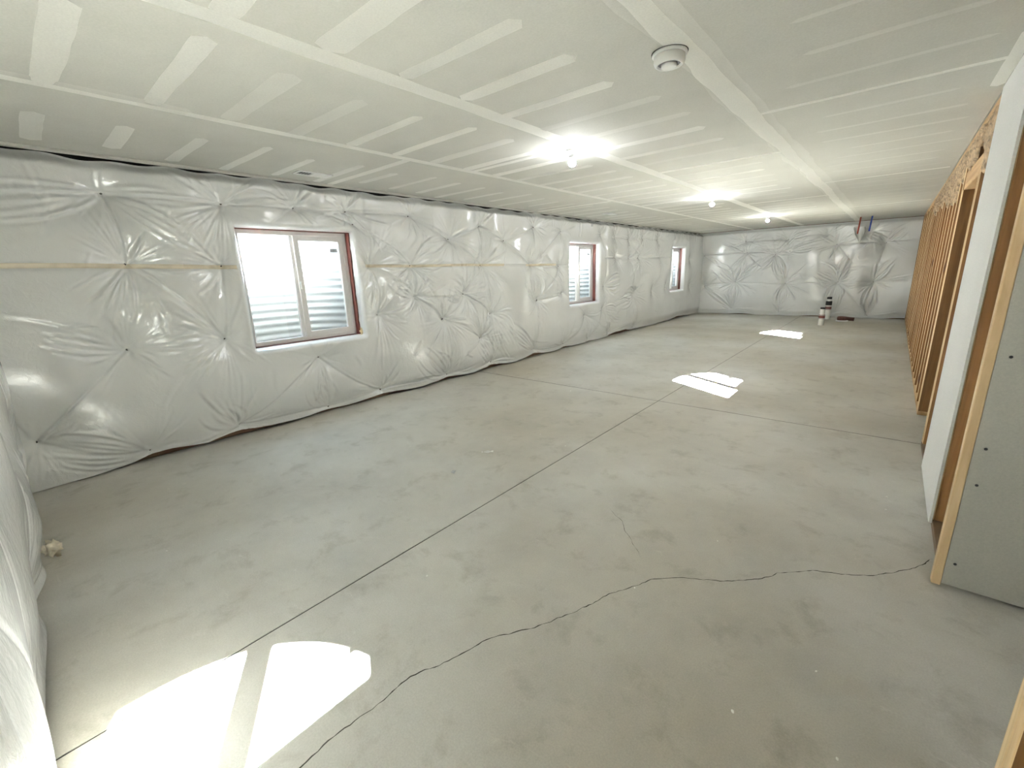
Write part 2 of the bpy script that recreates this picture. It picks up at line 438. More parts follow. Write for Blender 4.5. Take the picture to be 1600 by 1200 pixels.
zb_t = np.array([(-0.3, 0.0), (0.24, 0.004), (0.50, 0.03), (0.63, 0.055), (0.78, 0.06), (1.05, 0.03), (1.35, 0.055), (1.66, 0.035), (2.29, 0.02), (3.0, 0.05), (3.6, 0.02), (4.1, 0.045), (4.6, 0.02), (5.05, 0.055), (5.6, 0.015), (6.2, 0.06), (6.7, 0.015),
                 (7.17, 0.03), (8.2, 0.015), (8.9, 0.02), (9.25, 0.075), (9.7, 0.08), (10.1, 0.03), (11.2, 0.02), (12.5, 0.03), (13.0, 0.07), (13.5, 0.06), (14.0, 0.02), (15, 0.02)])
zb = np.interp(u, zb_t[:, 0], zb_t[:, 1]) + 0.006 * np.sin(u * 9) * np.sin(u * 3.7)
zt = 0.012 * np.sin(u * 5.1 + 1) * np.sin(u * 2.3) + 0.008 * np.sin(u * 17) - 0.006
Zs = V + np.clip(zb, 0.002, 1)[:, None] * np.clip(1 - V / 0.3, 0, 1) + zt[:, None] * np.clip(1 - (H - 0.02 - V) / 0.15, 0, 1)
Ys = U.copy()
for a, b in WIN:      # ragged knife cut
    on = (abs(U - a) < 1e-6) | (abs(U - b) < 1e-6); inz = (V >= WZ0 - 1e-6) & (V <= WZ1 + 1e-6)
    Ys = np.where(on & inz, Ys + 0.004 * np.sin(V * 23) + 0.003 * np.sin(V * 61), Ys)
wall_left = structure(empty('wall_left', (XP - 0.1, 0, 0)), 'long left wall wrapped in pinned glossy white plastic sheeting')
def under(parent, o):
    o.parent = parent; o.matrix_parent_inverse = Matrix.Translation(parent.location).inverted(); return o
under(wall_left, link('plastic_sheet', grid_mesh('plastic_sheet', np.stack([Xs, Ys, Zs], -1), keep), None, M['plastic']))

# concrete wall behind the sheeting with three rough openings
bm = bmesh.new()
xa, xb = -4.995, -4.90
edges_y = [YN - 0.3]
for a, b in WIN:
    box(bm, xa, xb, edges_y[-1], a - 0.02, 0, H + 0.2)
    box(bm, xa, xb, a - 0.02, b + 0.02, 0, WZ0 - 0.02); box(bm, xa, xb, a - 0.02, b + 0.02, WZ1 + 0.02, H + 0.2)
    edges_y.append(b + 0.02)
box(bm, xa, xb, edges_y[-1], YB + 0.4, 0, H + 0.2)
under(wall_left, fin(bm, 'wall_core', M['concrete']))
under(wall_left, boxo('sill_plate', M['dark_wood'], None, -4.90, -4.845, YN, YB, 0.0, 0.04))
under(wall_left, boxo('top_plate', M['dark'], None, -4.90, -4.85, YN, YB, H - 0.05, H))

def surf_strip(name, m, parent, y0, y1, z0, z1, w, n):
    """tape that follows the sheet"""
    ys = np.linspace(y0, y1, n); P = np.zeros((n, 4, 3))
    for i, y in enumerate(ys):
        zc = z0 + (z1 - z0) * i / (n - 1) + 0.004 * math.sin(y * 3)
        for j, dz in enumerate((-0.5, -0.2, 0.2, 0.5)):
            P[i, j] = (bilinear(u, v, Xs, y, zc + dz * w) + 0.004, y, zc + dz * w)
    return under(parent, link(name, grid_mesh(name, P), None, m))
surf_strip('seam_tape', M['tape'], wall_left, -0.1, 1.57, 1.665, 1.640, 0.036, 170)
surf_strip('seam_tape', M['tape'], wall_left, 2.95, 5.35, 1.630, 1.617, 0.034, 240)
surf_strip('seam_tape', M['tape'], wall_left, 5.95, 6.85, 1.612, 1.600, 0.034, 90)

def fastener_mesh(rad):
    bm = bmesh.new(); lathe(bm, [(rad, 0), (rad, 0.003), (rad * 0.7, 0.006), (rad * 0.25, 0.007)], 8)
    bmesh.ops.rotate(bm, verts=bm.verts, cent=(0, 0, 0), matrix=Matrix.Rotation(math.pi / 2, 3, 'Y'))
    me = bpy.data.meshes.new('fastener'); bm.to_mesh(me); bm.free(); me.materials.append(M['nail']); return me
fm = fastener_mesh(0.010); fmb = fastener_mesh(0.02)
big = {(6.29, 2.24), (5.12, 0.86), (6.31, 1.0), (10.17, 0.87), (4.12, 0.88)}
for p in LPINS:
    if any(a - 0.03 < p[0] < b + 0.03 and WZ0 - 0.03 < p[1] < WZ1 + 0.03 for a, b in WIN): continue
    o = link('fastener', fmb if p in big else fm)
    z = p[1] + max(0.0, float(np.interp(p[0], u, zb))) * max(0, 1 - p[1] / 0.3)
    o.location = (bilinear(u, v, Xs, p[0], p[1]) + 0.001, p[0], z)
    under(wall_left, o)
bm = bmesh.new()          # foam squeezed out at the corner of the first window
bmesh.ops.create_icosphere(bm, subdivisions=3, radius=1)
for w_ in bm.verts:
    n = w_.co.normalized(); s = 1 + 0.3 * math.sin(5 * n.x + 2) * math.sin(6 * n.z + 1) + 0.15 * math.sin(13 * n.y + 8 * n.z)
    w_.co = Vector((XP - 0.01 + 0.03 * n.x * s, 2.825 + 0.025 * n.y * s, 0.865 + 0.055 * n.z * s))
under(wall_left, fin(bm, 'spray_foam', M['foam'], None, True))

# ---- far wall
FPINS = [(-2.4, 2.13), (-2.34, 1.81), (-2.69, 1.73), (-2.36, 0.92), (-1.13, 0.94), (-0.38, 0.93), (-0.25, 1.9), (-1.27, 1.92), (-3.69, 0.97), (-3.5, 2.15), (-3.44, 1.82), (-3.72, 0.17), (-2.45, 0.09), (-4.6, 0.84), (-4.66, 1.79), (-0.4, 0.07), (-1.2, 0.06), (-1.5, 2.2), (-0.55, 2.2)]
fu = np.linspace(-4.80, XR, 400); fv = np.linspace(0, H - 0.01, 190)
fseams = [((-4.75, 1.79), (-3.44, 1.83)), ((-3.44, 1.83), (-2.34, 1.82)), ((-2.34, 1.82), (-1.27, 1.92)), ((-1.27, 1.92), (0.3, 1.95)), ((-4.75, 0.9), (-3.69, 0.97)), ((-3.69, 0.97), (-2.36, 0.92)), ((-2.36, 0.92), (-1.13, 0.94)), ((-1.13, 0.94), (0.3, 0.95)),
          ((-3.69, 0.97), (-3.44, 1.82)), ((-3.69, 0.97), (-2.69, 1.73)), ((-2.69, 1.73), (-2.36, 0.92)), ((-2.36, 0.92), (-2.45, 0.1)), ((-0.38, 0.93), (-0.42, 0.05)), ((-4.6, 0.84), (-3.72, 0.17)), ((-3.5, 2.15), (-2.4, 2.13)), ((-1.13, 0.94), (-0.95, 1.5)), ((-3.45, 2.45), (-3.5, 2.15))]
ffans = [((-3.69, 0.97), (-2.8, 1.7), 0.12, 4, 0.022), ((-2.69, 1.73), (-2.4, 0.95), 0.25, 6, 0.022), ((-3.72, 0.17), (-4.55, 0.8), 0.1, 4, 0.022), ((-3.69, 0.97), (-3.75, 0.2), 0.25, 5, 0.018), ((-3.69, 0.97), (-3.45, 1.6), 0.3, 6, 0.022), ((-3.69, 0.97), (-4.3, 1.5), 0.35, 7, 0.018),
         ((-2.36, 0.92), (-2.45, 0.1), 0.3, 7, 0.024), ((-1.13, 0.94), (-1.2, 0.15), 0.35, 8, 0.022), ((-1.13, 0.94), (-0.9, 1.7), 0.22, 6, 0.026), ((-1.13, 0.94), (-1.7, 1.3), 0.5, 9, 0.018), ((-1.13, 0.94), (-0.6, 1.15), 0.4, 7, 0.016), ((-0.38, 0.93), (0.05, 1.55), 0.15, 6, 0.022), ((-0.38, 0.93), (-0.5, 0.1), 0.25, 6, 0.02), ((-2.69, 1.73), (-3.2, 1.2), 0.2, 4, 0.016),
         ((-2.4, 2.13), (-1.7, 2.3), 0.12, 3, 0.018), ((-0.25, 1.9), (-0.7, 2.2), 0.15, 3, 0.018), ((-0.25, 1.9), (0.2, 2.3), 0.2, 4, 0.018), ((-2.34, 1.81), (-1.4, 2.0), 0.25, 5, 0.018)]
hF, segF = quilt(fu, fv, FPINS, fseams, 0.12, 23, 1.6, (6, 12), ffans)
FU, FV = np.meshgrid(fu, fv, indexing='ij')
hF *= 0.3 + 0.7 * sstep(0, 0.1, (H - 0.01) - FV); hF *= 0.5 + 0.5 * sstep(0, 0.15, FV)
fzb = 0.012 + 0.012 * np.sin(fu * 3.1) + 0.008 * np.sin(fu * 7)
FZ = FV + np.clip(fzb, 0.004, 1)[:, None] * np.clip(1 - FV / 0.3, 0, 1)
FY = YB - np.clip(hF, -0.03, 0.16)
wall_back = structure(empty('wall_back', (0, YB + 0.1, 0)), 'far end wall covered in crinkled white plastic sheeting')
under(wall_back, link('plastic_sheet', grid_mesh('plastic_sheet_far', np.stack([FU, FY, FZ], -1)), None, M['plastic']))
under(wall_back, boxo('wall_core', M['dark_wood'], None, -5.12, XO, YB + 0.08, YB + 0.28, 0, H + 0.2))
under(wall_back, boxo('sill_plate', M['dark_wood'], None, -4.85, XR, YB + 0.02, YB + 0.08, 0, 0.04))
fmF = fm
for p in FPINS[:16]:
    o = link('fastener', fm); o.rotation_euler = (0, 0, -math.pi / 2)
    o.location = (p[0], bilinear(fu, fv, FY, *p) - 0.001, p[1]); under(wall_back, o)
# torn corner of sheeting hanging by the red pipe
n = 12; P = np.zeros((n, 14, 3))
for i in range(n):
    t = i / (n - 1); wd = 0.105 * (1 - t) ** 0.75 * (1 + 0.25 * math.sin(5 * t)) + 0.006
    for j in range(14):
        th = -0.35 + (math.pi + 0.7) * j / 13; wob = 1 + 0.12 * math.sin(3 * th + 6 * t)
        P[i, j] = (-0.83 + wd * wob * math.cos(th) + 0.05 * t, YB - 0.27 + 0.8 * wd * wob * math.sin(th), 2.31 - 0.40 * t + 0.02 * math.sin(2 * th))
under(wall_back, link('torn_flap', grid_mesh('torn_flap', P), None, M['plastic']))

# ---- near wall
nu = np.linspace(-4.80, 0.30, 420); nv = np.linspace(0, H - 0.02, 200)
NPINS = [(-4.4, 0.4), (-3.7, 0.05), (-2.9, 0.06), (-2.1, 0.05), (-3.3, 0.95), (-2.4, 0.9), (-4.1, 1.4), (-3.2, 1.65), (-2.3, 1.65), (-1.4, 1.65), (-1.5, 0.9), (-0.6, 0.9), (-4.2, 2.2), (-3.2, 2.2), (-2.2, 2.2), (-1.0, 2.2), (-1.1, 0.06), (-0.2, 0.06), (-0.3, 1.65)]
hN, segN = quilt(nu, nv, NPINS, [((-4.7, 1.65), (0.2, 1.65))], 0.14, 31, 0.35, (2, 5))
NU, NV = np.meshgrid(nu, nv, indexing='ij')
hN *= 0.3 + 0.7 * sstep(0, 0.1, (H - 0.02) - NV); hN *= 0.55 + 0.45 * sstep(0, 0.3, NV)
hN += 0.02 * np.exp(-(NV / 0.08) ** 2) * (0.5 + 0.5 * np.sin(NU * 11)) 
hN *= 0.35 + 0.65 * sstep(2.0, 3.2, -NU)
NY = YN + np.clip(hN, -0.02, 0.17)
nzb = np.clip(0.012 + 0.014 * np.sin(nu * 4.3) + 0.008 * np.sin(nu * 11), 0.002, 1)
NZ = NV + nzb[:, None] * np.clip(1 - NV / 0.25, 0, 1)
wall_front = structure(empty('wall_front', (0, YN - 0.1, 0)), 'near end wall in bulging white plastic sheeting at the left edge')
under(wall_front, link('plastic_sheet', grid_mesh('plastic_sheet_near', np.stack([NU[::-1], NY[::-1], NZ[::-1]], -1)), None, M['plastic']))
under(wall_front, boxo('wall_core', M['dark_wood'], None, -5.12, XO, YN - 0.28, YN - 0.06, 0, H + 0.2))

# ------------------------------------------------------------------ floor: slab panels between saw cuts
floor = structure(empty('floor'), 'bare mottled grey concrete slab with saw-cut joints')
jx, jy, g = -1.88, 4.75, 0.0045
for x0, x1 in ((-4.90, jx - g), (jx + g, XO)):
    for y0, y1 in ((YN - 0.06, jy - 0.007), (jy + 0.007, YB + 0.1)):
        boxo('slab_panel', M['concrete'], floor, x0, x1, y0, y1, -0.10, 0.0)
boxo('joint_filler', M['dark'], floor, jx - g, jx + g, YN, YB, -0.012, -0.003); boxo('joint_filler', M['dark'], floor, -4.88, XR, jy - 0.007, jy + 0.007, -0.012, -0.002)
boxo('subgrade', M['crack'], floor, -5.1, XO, YN - 0.1, YB + 0.3, -0.16, -0.10)

def crack(pts, w, seed, name='crack'):
    r = random.Random(seed); Q = []
    for (x0, y0), (x1, y1) in zip(pts, pts[1:]):
        L = math.hypot(x1 - x0, y1 - y0); n = max(2, int(L / 0.018)); off = 0
        for i in range(n):
            t = i / n; off = 0.6 * off + r.uniform(-0.004, 0.004)
            Q.append((x0 + (x1 - x0) * t - off * (y1 - y0) / L, y0 + (y1 - y0) * t + off * (x1 - x0) / L))
    Q.append(pts[-1])
    P = np.zeros((len(Q), 2, 3))
    for i, (x, y) in enumerate(Q):
        a = Q[max(i - 1, 0)]; b = Q[min(i + 1, len(Q) - 1)]; L = math.hypot(b[0] - a[0], b[1] - a[1]) or 1
        nx, ny = -(b[1] - a[1]) / L, (b[0] - a[0]) / L
        ww = w * r.uniform(0.25, 1.0) * (1 if 1 < i < len(Q) - 2 else 0.2)
        P[i, 0] = (x - nx * ww, y - ny * ww, 0.0006); P[i, 1] = (x + nx * ww, y + ny * ww, 0.0006)
    me = grid_mesh(name, P); me.polygons.foreach_set('use_smooth', np.zeros(len(me.polygons), bool))
    link(name, me, floor, M['crack'])
crack([(-1.19, 0.1), (-1.22, 0.32), (-1.23, 0.4), (-1.22, 0.55), (-1.21, 0.62), (-1.21, 0.74), (-1.15, 0.88), (-1.1, 1.05), (-0.99, 1.21), (-0.89, 1.42), (-0.81, 1.64), (-0.7, 1.84), (-0.61, 1.92), (-0.43, 2.03), (-0.29, 2.16), (-0.24, 2.25), (-0.11, 2.38), (0.02, 2.44), (0.12, 2.51), (0.21, 2.61), (0.3, 2.74), (0.35, 2.85)], 0.0030, 3)
crack([(-1.19, 2.3), (-1.06, 2.21), (-0.99, 2.12), (-0.91, 2.04), (-0.83, 1.96)], 0.0014, 4)

# ------------------------------------------------------------------ ceiling: gypsum sheets, taped joints and mudded screw lines
ceiling = structure(empty('ceiling', (0, 0, H)), 'unpainted grey gypsum ceiling with pale taped joints')
def cup(o): return under(ceiling, o)
J = [-4.79, -3.33, -2.105, -0.89, 0.355]
butts = [[2.6, 6.3, 9.9, 13.5], [3.35, 7.2, 10.9], [4.92, 8.6, 12.2], [3.62, 7.25, 10.9]]
YC0, YC1 = YN - 0.05, YB - 0.03
for c in range(4):
    ys = [YC0] + butts[c] + [YC1]
    for y0, y1 in zip(ys, ys[1:]):
        cup(boxo('drywall_sheet', M['board'], None, J[c] + 0.0015, J[c + 1] - 0.0015, y0 + 0.0015, y1 - 0.0015, H, H + 0.0127))
for y0, y1 in ((YC0, 3.62), (3.62, 9.0), (9.0, YC1)):
    cup(boxo('drywall_sheet', M['board'], None, 0.358, XO, y0 + 0.0015, y1 - 0.0015, H, H + 0.0127))
cup(boxo('subceiling', M['dark'], None, -5.12, XO, YN - 0.28, YB + 0.28, H + 0.016, H + 0.05))
cup(boxo('edge_bead', M['board'], None, -4.76, -4.715, YC0, YC1, H - 0.022, H - 0.0005, 0.003))

def strip(name, m, p, q, w, seed, th=0.0012, ends=True, step=0.035):
    """a ribbon of joint compound under the ceiling, feathered to nothing at its wavering edges"""
    r = np.random.RandomState(seed)
    (x0, y0), (x1, y1) = p, q; L = math.hypot(x1 - x0, y1 - y0); tx, ty = (x1 - x0) / L, (y1 - y0) / L
    n = max(12, int(L / step)); P = np.zeros((n + 1, 5, 3)); D = np.linspace(0, L, n + 1)
    def wave():
        o_ = np.zeros(n + 1)
        for wl, am in ((0.9, 0.10), (0.33, 0.06), (0.12, 0.035)):
            o_ += am * w * np.interp(D, np.arange(-1, int(L / wl) + 3) * wl, r.uniform(-1, 1, int(L / wl) + 4))
        return o_
    A_, B_ = wave(), wave()
    for i in range(n + 1):
        dd_ = min(D[i], L - D[i]); re = 0.45 * w * r.uniform(0.95, 1.05)
        e = math.sqrt(max(0.0, 1 - (1 - dd_ / re) ** 2)) if ends and dd_ < re else 1.0
        lo, hi = (-0.5 * w + A_[i]) * e, (0.5 * w + B_[i]) * e
        for j, s_ in enumerate((0, 0.12, 0.5, 0.88, 1)):
            o_ = lo + (hi - lo) * s_; z = H - (0.0002 if s_ in (0, 1) else (th if s_ == 0.5 else th * 0.8)) * (1 if e > 0 else 0.2)
            P[i, j] = (x0 + tx * D[i] - ty * o_, y0 + ty * D[i] + tx * o_, z)
    return cup(link(name, grid_mesh(name, P), None, m))
for k, (xj, w, mm) in enumerate(((J[1], 0.085, 'mud'), (J[2], 0.115, 'mud'), (J[3], 0.125, 'mud'))):
    strip('joint_compound', M[mm], (xj, YC0 + 0.05), (xj, YC1), w, 40 + k, 0.0018, False)
strip('joint_compound', M['mud_faint'], (J[3] + 0.03, YC0 + 0.05), (J[3] + 0.03, YC1), 0.20, 47, 0.001, False)
strip('joint_compound', M['mud_faint'], (J[1] + 0.05, 0.2), (J[1] + 0.05, 1.0), 0.10, 46, 0.0008)
for c in range(4):
    for y in butts[c]:
        strip('joint_compound', M['mud'], (J[c] + 0.05, y), (J[c + 1] - 0.04, y), 0.055 if c == 3 else 0.075, 60 + int(y * 10) + c, 0.0016, False)
sd = 100
for i in range(36):
    y = 0.38 + 0.406 * i
    if y > YC1 - 0.2: break
    for c, (x0, x1) in enumerate(((-4.70, -3.72), (-3.30, -2.29), (-2.06, -1.15), (-0.72, 0.30))):
        sd += 1
        if any(abs(y - b) < 0.12 for b in butts[c]): continue
        rr = random.Random(sd)
        xa = x0 + (rr.uniform(-0.03, 0.02) if c in (1, 2) else rr.uniform(-0.02, 0.25)); xb_ = x1 + rr.uniform(-0.16, 0.04)
        mm = {0: 'mud_mid', 1: 'mud_mid', 2: 'mud_mid', 3: 'mud_faint'}[c]
        if i in (0, 1, 4, 5, 7, 8) and c in (1, 2): mm = 'mud'
        if c == 1 and i in (2, 3): mm = 'mud_faint'
        if c == 2 and i > 5: mm = rr.choice(['mud_faint', 'mud_mid'])
        w = (0.092, 0.115, 0.11, 0.09)[c] * rr.uniform(0.85, 1.1) * (1.0 if i < 3 else 0.85)
        if c == 3: w *= 0.6
        strip('compound_strip', M[mm], (xa, y + rr.uniform(-0.015, 0.015)), (xb_, y + rr.uniform(-0.015, 0.015)), w, sd)
# taped inside corner over the white board
strip('joint_compound', M['mud'], (0.315, 3.25), (0.315, 4.15), 0.06, 91, 0.0012)

# ------------------------------------------------------------------ right: stud wall, boards, partition
wall_right = structure(empty('wall_right', (XR, 0, 0)), 'open stud wall along the right with one white board on it')
def rup(o): return under(wall_right, o)
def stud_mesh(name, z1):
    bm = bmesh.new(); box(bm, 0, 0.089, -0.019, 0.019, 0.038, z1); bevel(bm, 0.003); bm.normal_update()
    for f in bm.faces: f.material_index = 1 if abs(f.normal.x) > 0.3 else 0  # wide faces take the shade-darkened pine, narrow edges the pale one
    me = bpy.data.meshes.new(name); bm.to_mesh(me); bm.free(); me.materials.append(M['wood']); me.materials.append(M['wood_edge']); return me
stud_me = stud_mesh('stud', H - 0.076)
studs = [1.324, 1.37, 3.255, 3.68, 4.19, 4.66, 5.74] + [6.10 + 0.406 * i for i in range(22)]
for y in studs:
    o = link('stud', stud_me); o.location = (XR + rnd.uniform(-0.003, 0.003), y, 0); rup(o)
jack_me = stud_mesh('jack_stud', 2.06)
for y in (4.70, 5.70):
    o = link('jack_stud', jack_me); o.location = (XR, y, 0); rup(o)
for y0, y1 in ((YN, 1.39), (2.705, 4.72), (5.68, YB - 0.1)):
    rup(boxo('bottom_plate', M['wood_h'] if y0 > 5 else M['dark_wood'], None, XR, XR + 0.089, y0, y1, 0, 0.038, 0.002))
for z in (H - 0.076, H - 0.038):
    rup(boxo('top_plate', M['wood_h'], None, XR, XR + 0.089, YN, YB - 0.1, z + 0.001, z + 0.037, 0.002))
rup(boxo('header', M['wood_h'], None, XR + 0.004, XR + 0.085, 4.68, 5.72, 2.06, 2.20, 0.003))
rup(boxo('header', M['wood_h'], None, XR + 0.004, XR + 0.085, 1.35, 2.68, 2.12, 2.27, 0.003))
rup(boxo('backer_board', M['grey_board'], None, XR + 0.092, XR + 0.105, 2.68, 4.72, 0.01, H - 0.005))
rup(boxo('backer_board', M['grey_board'], None, XR + 0.092, XR + 0.105, 5.68, YB, 0.01, H - 0.005))
rup(boxo('backer_board', M['grey_board'], None, XR + 0.092, XR + 0.105, YN, 1.34, 0.01, H - 0.005))
# white board with a nicked bottom corner, and its fasteners
bm = bmesh.new()
pts = [(3.225, 0.022), (3.26, 0.012), (3.5, 0.012), (4.185, 0.012), (4.185, H - 0.004), (3.225, H - 0.004)]
f0 = [bm.verts.new((XR - 0.0137, y, z)) for y, z in pts]; f1 = [bm.verts.new((XR - 0.001, y, z)) for y, z in pts]
bm.faces.new(f0); bm.faces.new(f1[::-1])
for i in range(6): bm.faces.new((f0[i], f0[(i + 1) % 6], f1[(i + 1) % 6], f1[i]))
rup(fin(bm, 'drywall_board', M['white_board']))
# mineral wool stuffed along the top of the wall, ragged along its lower edge
def wool(y0, y1, zlow, seed):
    r = np.random.RandomState(seed)
    ny, nz = int((y1 - y0) / 0.022), 26
    ys = np.linspace(y0, y1, ny); P = np.zeros((ny, nz, 3))
    ph = r.uniform(0, 6.3, 8)
    edge = zlow + 0.06 * np.sin(ys * 5 + ph[0]) + 0.04 * np.sin(ys * 13 + ph[1]) + 0.03 * np.sin(ys * 31 + ph[2]) + r.uniform(-0.02, 0.02, ny)
    for j in range(nz):
        t = j / (nz - 1)
        z = edge + (H - 0.06 - edge) * t
        lump = 0.012 * np.sin(ys * 17 + 9 * t + ph[3]) + 0.010 * np.sin(ys * 41 + 4 * np.sin(9 * t + ph[4])) + 0.009 * np.sin(z * 37 + 3 * np.sin(ys * 9)) + r.uniform(-0.006, 0.006, ny)
        P[:, j] = np.stack([XR + 0.012 - 0.026 * np.sqrt(max(0, 1 - (2 * t - 1) ** 6)) * np.clip(np.minimum(ys - y0, y1 - ys) / 0.05, 0, 1) ** 0.5 - 0.45 * lump, ys, z], -1)
    rup(link('insulation_batt', grid_mesh('insulation_batt', P), None, M['insul']))
wool(4.20, 4.66, 2.12, 1); wool(4.72, 5.68, 2.26, 2); wool(5.76, 6.9, 2.12, 3); wool(6.9, 8.2, 2.15, 4); wool(8.2, 10.2, 2.22, 5)
# partition that meets the stud wall and faces the camera
wall_partition = structure(empty('wall_partition', (XR, 2.62, 0)), 'grey gypsum partition board with a pale raw edge, right foreground')
def pup(o): return under(wall_partition, o)
pup(boxo('drywall_board', M['grey_board'], None, XR + 0.006, XO, 2.612, 2.6247, 0.015, H - 0.004, 0.001))
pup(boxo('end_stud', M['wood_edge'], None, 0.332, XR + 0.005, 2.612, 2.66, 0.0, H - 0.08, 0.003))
bm = bmesh.new(); lathe(bm, [(0.006, 0), (0.006, 0.0016), (0.003, 0.002)], 8); bmesh.ops.rotate(bm, verts=bm.verts, cent=(0, 0, 0), matrix=Matrix.Rotation(math.pi / 2, 3, 'X'))
screw_me = bpy.data.meshes.new('screw'); bm.to_mesh(screw_me); bm.free(); screw_me.materials.append(M['black'])
for x, z in ((0.395, 0.13), (0.40, 0.53), (0.40, 0.70), (0.405, 1.10), (0.405, 1.5), (0.80, 0.13), (0.80, 0.5)):
    o = link('screw', screw_me); o.location = (x, 2.6115, z); pup(o)
wall_outer = structure(boxo('wall_hall', M['grey_board'], None, XO, XO + 0.1, YN - 0.2, YB + 0.2, 0, H + 0.05), 'board wall of the hall beyond the studs')

# ------------------------------------------------------------------ windows
def window(i, a, b):
    w = structure(empty('window_%d' % (i + 1), (-4.94, (a + b) / 2, WZ0)), ['nearest slider window in the plastic-wrapped wall', 'middle slider window in the plastic-wrapped wall', 'farthest slider window in the plastic-wrapped wall'][i])
    def p(o): return under(w, o)
    X0, X1 = -4.965, -4.815      # rough opening boards
    t = 0.02
    p(boxo('side_buck', M['red_wood'], None, X0, X1 - 0.012, a - 0.022, a - 0.003, WZ0, WZ1, 0.002)); p(boxo('side_buck', M['red_wood'], None, X0, X1 - 0.012, b - t + 0.004, b + 0.004, WZ0, WZ1, 0.002))
    p(boxo('head_buck', M['red_wood'], None, X0, X1 - 0.02, a - 0.012, b + 0.004, WZ1 - 0.004, WZ1 + 0.016, 0.002)); p(boxo('sill_buck', M['red_wood'], None, X0, X1 - 0.02, a - 0.012, b + 0.004, WZ0 - 0.016, WZ0 + 0.004, 0.002))
    fa, fb, f0, f1 = a - 0.002, b - 0.016, WZ0 + 0.004, WZ1 - 0.004
    xa, xb = -4.96, -4.885
    fw = 0.042
    mid = (fa + fb) / 2 - 0.02
    def ring(name, x0, x1, y0, y1, z0, z1, wd, m):
        bm = bmesh.new()
        o4 = [(y0, z0), (y1, z0), (y1, z1), (y0, z1)]; i4 = [(y0 + wd, z0 + wd), (y1 - wd, z0 + wd), (y1 - wd, z1 - wd), (y0 + wd, z1 - wd)]
        V4 = [[bm.verts.new((x, y, z)) for y, z in q] for x in (x0, x1) for q in (o4, i4)]
        for k in range(4):
            l = (k + 1) % 4
            bm.faces.new((V4[0][k], V4[0][l], V4[1][l], V4[1][k])); bm.faces.new((V4[2][k], V4[2][l], V4[3][l], V4[3][k]))
            bm.faces.new((V4[0][k], V4[0][l], V4[2][l], V4[2][k])); bm.faces.new((V4[1][k], V4[1][l], V4[3][l], V4[3][k]))
        bevel(bm, 0.003)
        return fin(bm, name, m)
    p(ring('window_frame', xa, xb, fa, fb, f0, f1, fw, M['vinyl']))
    p(boxo('meeting_stile', M['vinyl'], None, xa + 0.005, xb - 0.03, mid - 0.030, mid + 0.026, f0 + fw, f1 - fw, 0.003))
    p(ring('sash', xa + 0.03, xb - 0.008, mid + 0.004, fb - fw + 0.004, f0 + fw - 0.004, f1 - fw + 0.004, 0.055, M['vinyl']))
    p(boxo('latch', M['white'], None, xb - 0.010, xb + 0.010, mid + 0.014, mid + 0.034, 1.40, 1.48, 0.003))
    p(boxo('pane', M['glass'], None, xa + 0.012, xa + 0.015, fa + fw, mid - 0.028, f0 + fw, f1 - fw))
    p(boxo('pane', M['glass'], None, xa + 0.045, xa + 0.048, mid + 0.055, fb - fw - 0.048, f0 + fw + 0.048, f1 - fw - 0.048))
    if i < 2:
        p(boxo('sticker', M['sticker'], None, xa + 0.0482, xa + 0.0492, fb - fw - 0.15, fb - fw - 0.06, f1 - 0.21, f1 - 0.17))
    return w
for i, (a, b) in enumerate(WIN): window(i, a, b)

# corrugated wells outside
def well_mesh():
    nz, na = 150, 48; P = np.zeros((nz, na + 1, 3))
    for i in range(nz):
        z = 0.45 + (1.98 - 0.45) * i / (nz - 1)
        cor = 0.0045 * math.cos(2 * math.pi * z / 0.088)
        if i > nz - 4: cor = 0.018
        for j in range(na + 1):
            th = math.pi * j / na; s, c = math.sin(th), math.cos(th)
            ry, rx = 0.70 + cor, 0.74 + cor
            P[i, j] = (-5.0 - rx * (abs(s) ** 0.85), -ry * (abs(c) ** 0.9) * (1 if c > 0 else -1), z)
    return grid_mesh('well_shell', P)
wm = well_mesh(); wm.materials.append(M['galv'])
bm = bmesh.new()
for k in range(260):
    x, y = rnd.uniform(-5.70, -5.04), rnd.uniform(-0.62, 0.62)
    r0 = rnd.uniform(0.018, 0.035)
    mt = Matrix.Translation((x, y, 0.50 + rnd.uniform(-0.01, 0.012))) @ Matrix.Rotation(rnd.uniform(0, 6), 4, 'Z') @ Matrix.Diagonal((1, rnd.uniform(0.6, 1), 0.6, 1))
    bmesh.ops.create_icosphere(bm, subdivisions=1, radius=r0, matrix=mt)
box(bm, -5.75, -5.001, -0.70, 0.70, 0.46, 0.495)
gm = bpy.data.meshes.new('gravel'); bm.to_mesh(gm); bm.free(); gm.materials.append(M['gravel'])
for i, (a, b) in enumerate(WIN):
    o = empty('window_well', (0, (a + b) / 2 - (0.03, -0.11, -0.11)[i], (0.06, -0.03, -0.03)[i]))
    tag(o, ['corrugated metal window well outside the nearest window', 'corrugated metal window well outside the middle window', 'corrugated metal window well outside the farthest window'][i], 'window well', 'window wells')
    link('well_shell', wm, o); s = link('gravel', gm, o); s['kind'] = 'stuff'

